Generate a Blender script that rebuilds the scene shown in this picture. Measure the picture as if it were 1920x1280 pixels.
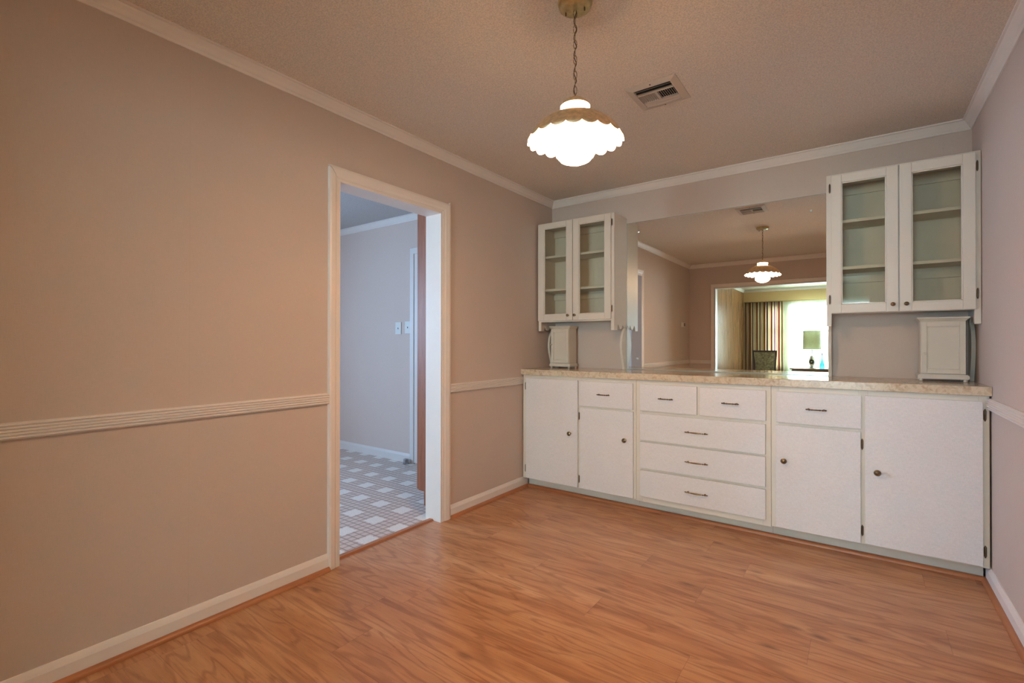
import bpy, bmesh, math, random
from mathutils import Vector, Matrix
random.seed(7)
S = bpy.context.scene
for o in list(bpy.data.objects): bpy.data.objects.remove(o)
COL = S.collection
PI = math.pi

# ------------------------------------------------------------------ camera
W, H, YR = 2.757, 2.44, 4.315          # room width, height, depth (mirror wall y=0, rear wall y=-YR)
yaw, pitch, roll = .6252, .00446, .00085
cam_d = bpy.data.cameras.new('camera'); cam_d.sensor_width = 36; cam_d.sensor_fit = 'HORIZONTAL'
cam_d.lens = 903.11/1920*36; cam_d.clip_start = .05
cam = bpy.data.objects.new('camera', cam_d); COL.objects.link(cam); S.camera = cam
F = Vector((-math.sin(yaw), math.cos(yaw), 0)); R = Vector((math.cos(yaw), math.sin(yaw), 0)); U = Vector((0, 0, 1))
F2 = F*math.cos(pitch)+U*math.sin(pitch); U2 = U*math.cos(pitch)-F*math.sin(pitch)
R3 = R*math.cos(roll)+U2*math.sin(roll); U3 = U2*math.cos(roll)-R*math.sin(roll)
M = Matrix((R3, U3, -F2)).transposed().to_4x4(); M.translation = Vector((2.2401, -3.7165, 1.173))
cam.matrix_world = M

# ------------------------------------------------------------------ light and exposure
vs = S.view_settings
vs.view_transform = 'Standard'; vs.look = 'None'; vs.gamma = 1; vs.use_curve_mapping = False
vs.exposure = 0.0
try: S.display_settings.display_device = 'sRGB'
except Exception: pass
world = bpy.data.worlds.new('world'); S.world = world; world.use_nodes = True
bg = world.node_tree.nodes['Background']; bg.inputs['Color'].default_value = (.95, 1.0, .96, 1); bg.inputs['Strength'].default_value = 2.6

def area(name, loc, target, sx, sy, power, color, spread=PI):
    d = bpy.data.lights.new(name, 'AREA'); d.shape = 'RECTANGLE'; d.size = sx; d.size_y = sy
    d.energy = power; d.color = color; d.spread = spread
    o = bpy.data.objects.new(name, d); COL.objects.link(o); o.location = loc
    o.rotation_euler = (Vector(target)-Vector(loc)).to_track_quat('-Z', 'Y').to_euler()
    return o
DAY = (.74, .86, 1.0)
area('kitchen_window_daylight', (-3.42, -3.05, 1.5), (0, -1.85, 1.0), 1.0, 1.1, 86, (.36, .62, 1.0), math.radians(140))
area('living_window_daylight', (1.60, -8.93, 1.35), (1.45, 0, 1.25), 1.9, 1.4, 520, (.66, .82, 1.0), math.radians(120))
LAMP_XY = (1.3858, -2.134)
def lamp_light(z, e):
    d = bpy.data.lights.new('pendant_bulb_light', 'POINT'); d.energy = e; d.color = (1.0, .60, .32); d.shadow_soft_size = .04
    o = bpy.data.objects.new('pendant_bulb_light', d); COL.objects.link(o); o.location = (*LAMP_XY, z)
    return o

# ------------------------------------------------------------------ material helpers
def srgb(r, g, b):
    f = lambda c: ((c/255)/12.92 if c/255 <= .04045 else (((c/255)+.055)/1.055)**2.4)
    return (f(r), f(g), f(b), 1)
class N:
    """small node writer"""
    def __init__(s, name):
        s.m = bpy.data.materials.new(name); s.m.use_nodes = True; s.t = s.m.node_tree
        s.b = s.t.nodes['Principled BSDF']; s.out = s.t.nodes['Material Output']
        s._p = None
    def set(s, inp, v):
        if isinstance(v, bpy.types.NodeSocket): s.t.links.new(v, inp)
        elif v is not None: inp.default_value = v
    def node(s, typ, ins=None, out=0, **at):
        n = s.t.nodes.new(typ)
        for k, v in at.items(): setattr(n, k, v)
        for k, v in (ins or {}).items(): s.set(n.inputs[k], v)
        return n.outputs[out]
    def pos(s):
        if s._p is None: s._p = s.node('ShaderNodeTexCoord', out='Object')
        return s._p
    def sep(s, v=None):
        n = s.t.nodes.new('ShaderNodeSeparateXYZ'); s.set(n.inputs[0], v or s.pos()); return n.outputs
    def xyz(s, x=0., y=0., z=0.): return s.node('ShaderNodeCombineXYZ', {0: x, 1: y, 2: z})
    def m_(s, op, a, b=None, c=None, clamp=False):
        ins = {0: a}
        if b is not None: ins[1] = b
        if c is not None: ins[2] = c
        return s.node('ShaderNodeMath', ins, operation=op, use_clamp=clamp)
    def map(s, sc, v=None): return s.node('ShaderNodeMapping', {'Vector': v or s.pos(), 'Scale': sc})
    def noise(s, sc, detail=3, rough=.5, dist=0., v=None, out=0):
        return s.node('ShaderNodeTexNoise', {'Vector': v or s.pos(), 'Scale': sc, 'Detail': detail, 'Roughness': rough, 'Distortion': dist}, out=out)
    def vor(s, sc, v=None, out=0, **at): return s.node('ShaderNodeTexVoronoi', {'Vector': v or s.pos(), 'Scale': sc}, out=out, **at)
    def ramp(s, fac, stops, interp='LINEAR'):
        n = s.t.nodes.new('ShaderNodeValToRGB'); s.set(n.inputs[0], fac); cr = n.color_ramp; cr.interpolation = interp
        while len(cr.elements) < len(stops): cr.elements.new(.5)
        for e, (p, c) in zip(cr.elements, stops): e.position = p; e.color = c if len(c) == 4 else (*c, 1)
        return n.outputs[0]
    def g(s, fac, lo, hi):   # grey ramp lo..hi -> 0..1
        return s.node('ShaderNodeMapRange', {'Value': fac, 'From Min': lo, 'From Max': hi})
    def mix(s, f, a, b, blend='MIX'):
        n = s.t.nodes.new('ShaderNodeMix'); n.data_type = 'RGBA'; n.blend_type = blend
        s.set(n.inputs[0], f); s.set(n.inputs[6], a); s.set(n.inputs[7], b); return n.outputs[2]
    def bump(s, h, strength=.3, dist=.01):
        s.set(s.b.inputs['Normal'], s.node('ShaderNodeBump', {'Height': h, 'Strength': strength, 'Distance': dist}))
    def fin(s, col=None, rough=None, metal=None, spec=None, coat=None, **kw):
        if col is not None: s.set(s.b.inputs['Base Color'], col)
        if rough is not None: s.set(s.b.inputs['Roughness'], rough)
        if metal is not None: s.set(s.b.inputs['Metallic'], metal)
        if spec is not None: s.set(s.b.inputs['Specular IOR Level'], spec)
        if coat is not None: s.set(s.b.inputs['Coat Weight'], coat)
        for k, v in kw.items(): s.set(s.b.inputs[k.replace('_', ' ')], v)
        return s.m

def paint(name, c, rough=.45, var=.05, weave=0, spec=.4):
    n = N(name)
    nz = n.noise(6, 4)
    dark = tuple(x*(1-var) for x in c[:3])+(1,); lite = tuple(min(1, x*(1+var)) for x in c[:3])+(1,)
    col = n.mix(n.g(nz, .3, .7), dark, lite)
    if weave:
        a = n.noise(1, 2, v=n.map((420, 420, 60))); b = n.noise(1, 2, v=n.map((60, 60, 420)))
        w = n.m_('ADD', a, b)
        col = n.mix(weave, col, n.mix(n.g(w, .75, 1.25), tuple(x*.72 for x in c[:3])+(1,), tuple(min(1, x*1.2) for x in c[:3])+(1,)))
        n.bump(w, .12, .001)
    else: n.bump(n.noise(160, 2), .04, .002)
    return n.fin(col, rough, spec=spec)

def wallpaper(name, c, axis, seams=()):
    n = N(name); x, y, z = n.sep()
    a = n.noise(1, 2, v=n.map((380, 380, 45))); b = n.noise(1, 2, v=n.map((45, 45, 380)))
    w = n.g(n.m_('ADD', a, b), .7, 1.3)
    big = n.g(n.noise(1.3, 3), .3, .7)
    base = n.mix(big, tuple(v*.96 for v in c[:3])+(1,), tuple(min(1, v*1.03) for v in c[:3])+(1,))
    col = n.mix(n.m_('MULTIPLY', w, .34), tuple(v*1.0 for v in c[:3])+(1,), tuple(v*.66 for v in c[:3])+(1,))
    col = n.mix(.5, base, col)
    u = y if axis == 'y' else x
    sm = n.m_('ABSOLUTE', n.m_('SUBTRACT', n.m_('FRACT', n.m_('DIVIDE', n.m_('ADD', u, 10.13), .69)), .5))
    line = n.m_('LESS_THAN', sm, .0022)
    col = n.mix(n.m_('MULTIPLY', line, .07), col, tuple(v*.5 for v in c[:3])+(1,))
    n.bump(w, .15, .001)
    return n.fin(col, .75, spec=.25)

def popcorn(name, c):
    n = N(name)
    v = n.vor(260)
    nz = n.noise(240, 3, .6)
    h = n.m_('ADD', n.m_('MULTIPLY', n.g(v, .0, .7), -.6), nz)
    sp = n.g(n.noise(170, 3, .6), .36, .62)
    col = n.mix(sp, tuple(x*.80 for x in c[:3])+(1,), tuple(min(1, x*1.06) for x in c[:3])+(1,))
    # rare reflective flecks in the sprayed texture
    fl = n.m_('LESS_THAN', n.vor(14), .012)
    col = n.mix(fl, col, (.9, .9, .9, 1))
    n.bump(h, .40, .004)
    return n.fin(col, .85, spec=.2)

def laminate_floor(name):
    n = N(name); x, y, z = n.sep(); w, L = .195, 1.22
    rowf = n.m_('DIVIDE', n.m_('ADD', y, 10.04), w); row = n.m_('FLOOR', rowf)
    rr = n.node('ShaderNodeTexWhiteNoise', {'W': row}, noise_dimensions='1D')
    xs = n.m_('DIVIDE', n.m_('ADD', n.m_('ADD', x, 20), n.m_('MULTIPLY', rr, L)), L); colf = n.m_('FLOOR', xs)
    idv = n.node('ShaderNodeTexWhiteNoise', {'Vector': n.xyz(row, colf, 0)}, noise_dimensions='2D')
    idw = n.m_('MULTIPLY', idv, 37.)
    gv = n.xyz(n.m_('ADD', n.m_('MULTIPLY', x, 1.15), idw), n.m_('ADD', n.m_('MULTIPLY', y, 8.), idw), idw)
    broad = n.noise(1.3, 5, .55, .7, v=gv)
    rings = n.m_('SINE', n.m_('MULTIPLY', n.noise(.9, 2.5, .45, .5, v=gv), 62.))
    fine = n.noise(1, 4, .65, .3, v=n.xyz(n.m_('ADD', n.m_('MULTIPLY', x, 7.), idw), n.m_('MULTIPLY', y, 130.), idw))
    kn = n.vor(1.0, v=n.xyz(n.m_('ADD', n.m_('MULTIPLY', x, 2.4), idw), n.m_('ADD', n.m_('MULTIPLY', y, 6.), idw), 0))
    knot = n.g(kn, .13, .02)
    col = n.ramp(broad, [(.26, srgb(158, 106, 70)), (.45, srgb(187, 134, 92)), (.6, srgb(200, 149, 106)), (.8, srgb(213, 166, 124))])
    col = n.mix(n.m_('MULTIPLY', n.g(rings, .3, 1.), .38), col, srgb(118, 62, 30))
    col = n.mix(n.m_('MULTIPLY', n.g(fine, .52, .74), .45), col, srgb(112, 60, 32))
    col = n.mix(n.m_('MULTIPLY', knot, .65), col, srgb(84, 42, 24))
    col = n.mix(n.m_('MULTIPLY', idv, .16), col, srgb(150, 86, 50))
    fy = n.m_('FRACT', rowf); fx = n.m_('FRACT', xs)
    gap = n.m_('MAXIMUM', n.m_('LESS_THAN', fy, .010), n.m_('LESS_THAN', fx, .0018))
    col = n.mix(n.m_('MULTIPLY', gap, .35), col, srgb(90, 48, 28))
    n.bump(n.m_('ADD', n.m_('MULTIPLY', fine, .5), n.m_('MULTIPLY', gap, -1.)), .10, .002)
    return n.fin(col, n.node('ShaderNodeMapRange', {'Value': fine, 'To Min': .22, 'To Max': .38}), spec=.5)

def vinyl_floor(name):
    n = N(name); x, y, z = n.sep(); p = .2345
    u = n.m_('FRACT', n.m_('DIVIDE', n.m_('ADD', x, 10*p+.085+.11), p)); v = n.m_('FRACT', n.m_('DIVIDE', n.m_('ADD', y, 20*p+.062-.002), p))
    def line(t):   # five lattice cells per repeat
        return n.g(n.m_('ABSOLUTE', n.m_('SUBTRACT', n.m_('FRACT', n.m_('ADD', n.m_('MULTIPLY', t, 5.), .35)), .5)), .36, .43)
    lu, lv = line(u), line(v)
    cell = srgb(216, 200, 190); ln = srgb(170, 150, 138); dk = srgb(148, 128, 118)
    col = n.mix(n.m_('MAXIMUM', lu, lv), cell, ln); col = n.mix(n.m_('MULTIPLY', lu, lv), col, dk)
    insq = n.m_('MULTIPLY', n.m_('LESS_THAN', u, .46), n.m_('LESS_THAN', v, .46))
    sqc = n.mix(n.g(n.noise(90, 4, .7), .35, .65), srgb(226, 220, 210), srgb(244, 240, 232))
    col = n.mix(insq, col, sqc)
    return n.fin(col, .33, spec=.5)

def counter_laminate(name):
    n = N(name)
    a = n.noise(38, 6, .65, .8); b = n.noise(11, 4, .6, .5)
    col = n.ramp(a, [(.3, srgb(176, 146, 116)), (.47, srgb(202, 180, 152)), (.58, srgb(218, 200, 174)), (.75, srgb(194, 160, 132))])
    col = n.mix(n.m_('MULTIPLY', n.g(b, .45, .65), .35), col, srgb(222, 206, 184))
    return n.fin(col, .14, spec=.6)

def metal(name, c, rough=.35):
    n = N(name); nz = n.noise(60, 3)
    col = n.mix(n.g(nz, .3, .7), tuple(x*.75 for x in c[:3])+(1,), c)
    return n.fin(col, rough, metal=1.)

def wood(name, c1, c2, rough=.4, axis='z', sc=1.):
    n = N(name)
    st = {'z': (14*sc, 14*sc, 1.1*sc), 'x': (1.1*sc, 14*sc, 14*sc), 'y': (14*sc, 1.1*sc, 14*sc)}[axis]
    a = n.noise(2.2, 6, .6, 1.2, v=n.map(st)); b = n.noise(1, 3, .6, v=n.map(tuple(k*12 for k in st)))
    col = n.mix(n.g(a, .3, .7), c1, c2); col = n.mix(n.m_('MULTIPLY', n.g(b, .5, .75), .4), col, tuple(k*.6 for k in c1[:3])+(1,))
    return n.fin(col, rough)

def panelling(name):
    n = N(name); x, y, z = n.sep()
    f = n.m_('FRACT', n.m_('DIVIDE', n.m_('ADD', y, 20), .2)); gr = n.m_('LESS_THAN', f, .03)
    a = n.noise(2, 5, .6, .8, v=n.map((10, 10, .8)))
    col = n.mix(n.g(a, .3, .7), srgb(128, 84, 54), srgb(172, 122, 84)); col = n.mix(n.m_('MULTIPLY', gr, .5), col, srgb(96, 66, 44))
    return n.fin(col, .22, spec=.6)

def emit(name, c, s):
    n = N(name); n.fin(c, .3); n.set(n.b.inputs['Emission Color'], c); n.set(n.b.inputs['Emission Strength'], s); return n.m

def glass(name, tint, refl=.05, rough=.0):
    n = N(name); n.t.nodes.remove(n.b)
    tr = n.node('ShaderNodeBsdfTransparent', {'Color': tint}); gl = n.node('ShaderNodeBsdfGlossy', {'Color': (1, 1, 1, 1), 'Roughness': rough})
    fr = n.node('ShaderNodeFresnel', {'IOR': 1.5}); f = n.m_('ADD', n.m_('MULTIPLY', fr, .9), refl-.04, clamp=True)
    n.set(n.out.inputs[0], n.node('ShaderNodeMixShader', {0: f, 1: tr, 2: gl})); return n.m

def cloth(name, col_fn, trans=.5, transp=0.):
    n = N(name); n.t.nodes.remove(n.b); c = col_fn(n)
    d = n.node('ShaderNodeBsdfDiffuse', {'Color': c}); t = n.node('ShaderNodeBsdfTranslucent', {'Color': c})
    s = n.node('ShaderNodeMixShader', {0: trans, 1: d, 2: t})
    if transp: s = n.node('ShaderNodeMixShader', {0: transp, 1: s, 2: n.node('ShaderNodeBsdfTransparent', {})})
    n.set(n.out.inputs[0], s); return n.m

WP = srgb(206, 189, 177)
MAT = dict(
    wall_y=wallpaper('linen_wallpaper_side', WP, 'y'), wall_x=wallpaper('linen_wallpaper_end', WP, 'x'),
    ceil=popcorn('popcorn_ceiling', srgb(232, 220, 207)), kceil=popcorn('kitchen_popcorn', srgb(200, 198, 196)),
    kwall=wallpaper('kitchen_wallpaper', srgb(224, 203, 190), 'x'),
    trim=paint('white_trim_paint', srgb(232, 223, 215), .45, .02), floor=laminate_floor('laminate_floor'),
    vinyl=vinyl_floor('kitchen_vinyl'), counter=counter_laminate('mottled_counter_laminate'),
    cab=paint('white_cabinet_laminate', srgb(228, 223, 222), .5, .02, weave=.25),
    frame=paint('cream_cabinet_frame', srgb(222, 214, 200), .42, .03),
    kick=paint('grey_toe_kick', srgb(212, 202, 188), .6, .03),
    upcab=paint('cream_wall_cabinet', srgb(220, 210, 196), .42, .02),
    inside=paint('cabinet_interior', srgb(226, 220, 206), .6, .03),
    can=paint('cream_canister', srgb(212, 202, 186), .5, .03),
    shoe=wood('shoe_mould_wood', srgb(160, 98, 58), srgb(184, 120, 76), .4, 'y', .5),
    shoex=wood('shoe_mould_wood_x', srgb(150, 90, 54), srgb(178, 114, 72), .4, 'x', .5),
    brass=metal('aged_brass', (.62, .50, .26, 1), .36), chain=metal('chain_brass', (.42, .30, .14, 1), .38),
    dbrass=metal('dark_antique_brass', (.20, .135, .085, 1), .38), knob=metal('antique_brass_knob', (.30, .22, .13, 1), .35),
    dome=metal('brass_dome', (.92, .72, .46, 1), .6),
    steel=metal('brushed_steel', (.45, .47, .48, 1), .35),
    hole=paint('dark_void', srgb(28, 22, 18), .9, .02), ventm=paint('vent_enamel', srgb(206, 194, 180), .7, .02, spec=.2),
    pantry=wood('pantry_wood', srgb(164, 94, 58), srgb(188, 114, 74), .45, 'z', .8),
    panel=panelling('living_panelling'), lwall=paint('living_wall_paint', srgb(222, 190, 142), .7, .02),
    lceil=popcorn('living_popcorn', srgb(222, 210, 184)), carpet=paint('beige_carpet', srgb(206, 198, 186), .95, .08),
    opal=emit('opal_glass_lit', (1.0, .70, .46, 1), 22.0), globe=emit('globe_lit', (1.0, .70, .46, 1), 112.0),
    glass=glass('cabinet_glass', (.95, .94, .90, 1), .03), clear=glass('clear_glass', (.95, .98, .97, 1), .05),
    plastic=paint('ivory_plastic', srgb(220, 216, 206), .4, .01), dkplastic=paint('dark_plastic', srgb(60, 54, 48), .5, .01),
    chairwood=paint('dark_chair_frame', srgb(78, 66, 70), .35, .05), table=wood('side_table_wood', srgb(120, 84, 58), srgb(146, 104, 74), .35, 'x'),
    white_ceramic=paint('white_ceramic', srgb(236, 236, 234), .15, .01), leaf=paint('dark_leaf', srgb(70, 90, 66), .6, .1),
)
def mirror_mat():
    n = N('silvered_mirror'); n.fin((.86, .875, .84, 1), .0, metal=1.); return n.m
MAT['mirror'] = mirror_mat()
def edge_mat():
    n = N('bevelled_mirror_edge'); n.fin((.75, .86, .83, 1), .08, metal=.6); return n.m
MAT['medge'] = edge_mat()
def blueg():
    n = N('blue_glass'); n.fin((.05, .28, .80, 1), .08); n.set(n.b.inputs['Transmission Weight'], .7); return n.m
MAT['blue'] = blueg()
def stripes(n):
    x, y, z = n.sep(); t = n.m_('FRACT', n.m_('DIVIDE', n.node('ShaderNodeUVMap', {}, out=0) if False else x, .150))
    return n.ramp(t, [(0., srgb(150, 84, 88)), (.16, srgb(226, 214, 178)), (.28, srgb(206, 196, 150)), (.34, srgb(150, 150, 160)), (.46, srgb(156, 92, 96)), (.56, srgb(230, 222, 190)), (.70, srgb(150, 104, 118)), (.80, srgb(226, 218, 180)), (.90, srgb(150, 116, 90))], 'CONSTANT')
MAT['stripes'] = cloth('striped_curtain_cloth', stripes, .62)
MAT['sheer'] = cloth('sheer_curtain_cloth', lambda n: n.mix(n.g(n.noise(3, 2), .3, .7), (.80, .90, .78, 1), (.86, .93, .84, 1)), .6, .45)
MAT['shade'] = cloth('lamp_shade_cloth', lambda n: n.mix(n.g(n.noise(80, 3), .3, .7), srgb(206, 204, 176), srgb(222, 220, 192)), .4)
def tuftcol(name):
    n = N(name); x, y, z = n.sep()
    v = n.vor(9, v=n.pos()); h = n.g(v, .0, .5)
    col = n.mix(n.g(n.noise(28, 4, .7), .35, .65), srgb(120, 112, 90), srgb(176, 168, 140)); n.bump(h, .7, .03)
    return n.fin(col, .85)
MAT['tuft'] = tuftcol('tufted_fabric')

# ------------------------------------------------------------------ mesh helpers
class B:
    def __init__(s): s.bm = bmesh.new()
    def box(s, x0, x1, y0, y1, z0, z1, bev=0, seg=1):
        vs_ = [s.bm.verts.new(p) for p in ((x0, y0, z0), (x1, y0, z0), (x1, y1, z0), (x0, y1, z0), (x0, y0, z1), (x1, y0, z1), (x1, y1, z1), (x0, y1, z1))]
        fs = [s.bm.faces.new([vs_[i] for i in q]) for q in ((3, 2, 1, 0), (4, 5, 6, 7), (0, 1, 5, 4), (1, 2, 6, 5), (2, 3, 7, 6), (3, 0, 4, 7))]
        if bev:
            es = list({e for f in fs for e in f.edges})
            bmesh.ops.bevel(s.bm, geom=es, offset=bev, segments=seg, affect='EDGES', profile=.5)
        return s
    def prism(s, pts, axis, a, b):
        """polygon pts (u,v) extruded along axis from a to b; axis x: (y,z); y: (x,z); z: (x,y)"""
        mk = {'x': lambda u, v, w: (w, u, v), 'y': lambda u, v, w: (u, w, v), 'z': lambda u, v, w: (u, v, w)}[axis]
        A = [s.bm.verts.new(mk(u, v, a)) for u, v in pts]; Bv = [s.bm.verts.new(mk(u, v, b)) for u, v in pts]
        n = len(pts)
        for i in range(n): s.bm.faces.new((A[i], A[(i+1) % n], Bv[(i+1) % n], Bv[i]))
        s.bm.faces.new(A[::-1]); s.bm.faces.new(Bv)
        return s
    def mould(s, prof, p0, p1, nrm, m0=0, m1=0):
        """profile (out, z) run along wall p0->p1 (xy), nrm = direction into room, m = mitre (+1 inside corner, -1 outside)"""
        p0, p1, nrm = Vector(p0), Vector(p1), Vector(nrm); d = (p1-p0).normalized()
        A, C = [], []
        for o, z in prof:
            a = p0+nrm*o+d*(o*m0); c = p1+nrm*o-d*(o*m1)
            A.append(s.bm.verts.new((a.x, a.y, z))); C.append(s.bm.verts.new((c.x, c.y, z)))
        n = len(prof)
        for i in range(n): s.bm.faces.new((A[i], A[(i+1) % n], C[(i+1) % n], C[i]))
        s.bm.faces.new(A[::-1]); s.bm.faces.new(C)
        return s
    def lathe(s, prof, c=(0, 0, 0), seg=32, axis='z', fn=None, cap=True):
        rings = []
        for k, (r, h) in enumerate(prof):
            ring = []
            for i in range(seg):
                a = 2*PI*i/seg; rr, hh = fn(k, a, r, h) if fn else (r, h)
                u, v = rr*math.cos(a), rr*math.sin(a)
                p = {'z': (u, v, hh), 'y': (u, hh, v), 'x': (hh, u, v)}[axis]
                ring.append(s.bm.verts.new((p[0]+c[0], p[1]+c[1], p[2]+c[2])))
            rings.append(ring)
        for a, b in zip(rings, rings[1:]):
            for i in range(seg): s.bm.faces.new((a[i], a[(i+1) % seg], b[(i+1) % seg], b[i]))
        if cap: s.bm.faces.new(rings[0][::-1]); s.bm.faces.new(rings[-1])
        return s
    def tube(s, pts, r, seg=8, closed=False):
        pts = [Vector(p) for p in pts]; n = len(pts); rings = []
        rs = r if isinstance(r, (list, tuple)) else [r]*n
        up = Vector((0, 0, 1))
        for i, p in enumerate(pts):
            if closed: t = pts[(i+1) % n]-pts[i-1]
            else: t = pts[min(i+1, n-1)]-pts[max(i-1, 0)]
            t.normalize(); a = t.cross(up)
            if a.length < .1: a = t.cross(Vector((1, 0, 0)))
            a.normalize(); b = t.cross(a)
            rings.append([s.bm.verts.new(p+a*rs[i]*math.cos(2*PI*k/seg)+b*rs[i]*math.sin(2*PI*k/seg)) for k in range(seg)])
        rng = range(n if closed else n-1)
        for i in rng:
            A, C = rings[i], rings[(i+1) % n]
            for k in range(seg): s.bm.faces.new((A[k], A[(k+1) % seg], C[(k+1) % seg], C[k]))
        if not closed: s.bm.faces.new(rings[0][::-1]); s.bm.faces.new(rings[-1])
        return s
    def sheet(s, pts2, thick):  # grid of points -> thin solid (offset along y)
        nu, nv = len(pts2), len(pts2[0])
        A = [[s.bm.verts.new(p) for p in row] for row in pts2]
        C = [[s.bm.verts.new((p[0], p[1]+thick, p[2])) for p in row] for row in pts2]
        for i in range(nu-1):
            for j in range(nv-1):
                s.bm.faces.new((A[i][j], A[i+1][j], A[i+1][j+1], A[i][j+1])); s.bm.faces.new((C[i][j], C[i][j+1], C[i+1][j+1], C[i+1][j]))
        for i in range(nu-1):
            for j in (0, nv-1): s.bm.faces.new((A[i][j], C[i][j], C[i+1][j], A[i+1][j]))
        for j in range(nv-1):
            for i in (0, nu-1): s.bm.faces.new((A[i][j], A[i][j+1], C[i][j+1], C[i][j]))
        return s
    def obj(s, name, mat, parent=None, smooth=False, kind=None, label=None):
        bmesh.ops.recalc_face_normals(s.bm, faces=s.bm.faces)
        me = bpy.data.meshes.new(name); s.bm.to_mesh(me); s.bm.free()
        me.materials.append(MAT[mat] if isinstance(mat, str) else mat)
        if smooth:
            for p in me.polygons: p.use_smooth = True
            if smooth != 'all':
                try: me.set_sharp_from_angle(angle=math.radians(40))
                except Exception: pass
        o = bpy.data.objects.new(name, me); COL.objects.link(o)
        if parent:
            o.parent = parent
            par = parent; off = Vector((0, 0, 0))
            while par: off += par.location; par = par.parent
            for v in me.vertices: v.co -= off
        if kind: o['kind'] = kind
        if label: o['label'] = label
        return o
def thing(name, label, cat, loc=(0, 0, 0), group=None):
    o = bpy.data.objects.new(name, None); COL.objects.link(o); o.location = loc; o.empty_display_size = .1
    o['label'] = label; o['category'] = cat
    if group: o['group'] = group
    return o
def tag(o, label, cat, group=None):
    o['label'] = label; o['category'] = cat
    if group: o['group'] = group
    return o
def struct(name, b, mat, label=None, **k):
    return b.obj(name, mat, kind='structure', label=label, **k)

# ------------------------------------------------------------------ room shell
T = .11
DY0, DY1, DZ = -2.197, -1.413, 2.042          # kitchen doorway
OX0, OX1, OZ = .389, 2.36, 2.052              # cased opening in the rear wall
LY = -8.796                                    # living room far wall
KX, KY0, KY1 = -3.3, -4.1, -.45                # kitchen
struct('floor', B().box(-.07, W+T, -YR-T, T, -.06, 0), 'floor', 'orange brown wood plank laminate floor')
struct('floor_kitchen', B().box(KX-T, -.07, KY0-T, KY1+T, -.06, 0), 'vinyl', 'plaid patterned vinyl floor of the kitchen')
struct('floor_living', B().box(-T, 5.1, LY-T, -YR-T, -.06, 0), 'carpet')
struct('ceiling', B().box(-T, W+T, -YR-T, T, H, H+.06), 'ceil', 'sprayed popcorn ceiling')
struct('ceiling_kitchen', B().box(KX-T, -T, KY0-T, KY1+T, H, H+.06), 'kceil')
struct('ceiling_living', B().box(-T, 5.1, LY-T, -YR-T, H, H+.06), 'lceil')
b = B(); b.box(-T, 0, -YR-T, DY0, 0, H); b.box(-T, 0, DY1, T, 0, H); b.box(-T, 0, DY0, DY1, DZ, H)
struct('wall_left', b, 'wall_y', 'linen textured taupe wallpaper wall with doorway')
struct('wall_back', B().box(0, W, 0, T, 0, H), 'wall_x', 'wallpapered wall behind the mirror and cabinets')
struct('wall_right', B().box(W, W+T, -YR-T, T, 0, H), 'wall_y', 'wallpapered wall at the right')
b = B(); b.box(0, OX0, -YR-T, -YR, 0, H); b.box(OX1, W, -YR-T, -YR, 0, H); b.box(OX0, OX1, -YR-T, -YR, OZ, H)
struct('wall_rear', b, 'wall_x', 'wall with wide cased opening seen in the mirror')
# kitchen walls
b = B(); b.box(KX-T, -T, KY1, KY1+T, 0, H)
struct('wall_kitchen_back', b, 'kwall', 'pale kitchen wall through the doorway')
b = B(); wy0, wy1, wz0, wz1 = -3.6, -2.5, .95, 2.05
b.box(KX-T, KX, KY0-T, wy0, 0, H); b.box(KX-T, KX, wy1, KY1, 0, H); b.box(KX-T, KX, wy0, wy1, 0, wz0); b.box(KX-T, KX, wy0, wy1, wz1, H)
struct('wall_kitchen_far', b, 'kwall')
struct('wall_kitchen_front', B().box(KX, -T, KY0-T, KY0, 0, H), 'kwall')
# living room walls
struct('wall_living_left', B().box(-T, 0, LY-T, -YR-T, 0, H), 'panel', 'glossy wood panelled wall of the living room')
b = B(); wins = ((.14, .80), (.95, 2.55)); Z0, Z1 = .62, 2.06
xs = [-T, .14, .80, .95, 2.55, 5.1]
b.box(0, .14, LY-T, LY, 0, H); b.box(.80, .95, LY-T, LY, 0, H); b.box(2.55, 5.1, LY-T, LY, 0, H)
for a, c in wins: b.box(a, c, LY-T, LY, 0, Z0); b.box(a, c, LY-T, LY, Z1, H)
struct('wall_living_far', b, 'lwall', 'cream wall around the living room window')
struct('wall_living_right', B().box(4.99, 5.1, LY, -YR-T, 0, H), 'lwall')
struct('wall_living_near', B().box(W+T, 4.99, -YR-T, -YR, 0, H), 'lwall')
# windows
def window(i, x0, x1):
    b = B(); y0, y1 = LY-.08, LY-.03; w = .045
    b.box(x0, x0+w, y0, y1, Z0, Z1); b.box(x1-w, x1, y0, y1, Z0, Z1); b.box(x0, x1, y0, y1, Z0, Z0+w); b.box(x0, x1, y0, y1, Z1-w, Z1)
    b.box(x0+w, x1-w, y0, y1, 1.44, 1.48)
    o = struct('window_%d' % i, b, 'trim')
    B().box(x0+w, x1-w, y0+.02, y0+.024, Z0+w, Z1-w).obj('window_glass', 'clear', o)
window(1, *wins[0]); window(2, *wins[1])
b = B(); w = .05
b.box(KX-.08, KX-.03, wy0, wy0+w, wz0, wz1); b.box(KX-.08, KX-.03, wy1-w, wy1, wz0, wz1); b.box(KX-.08, KX-.03, wy0, wy1, wz0, wz0+w); b.box(KX-.08, KX-.03, wy0, wy1, wz1-w, wz1)
struct('window_3', b, 'trim')

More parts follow.
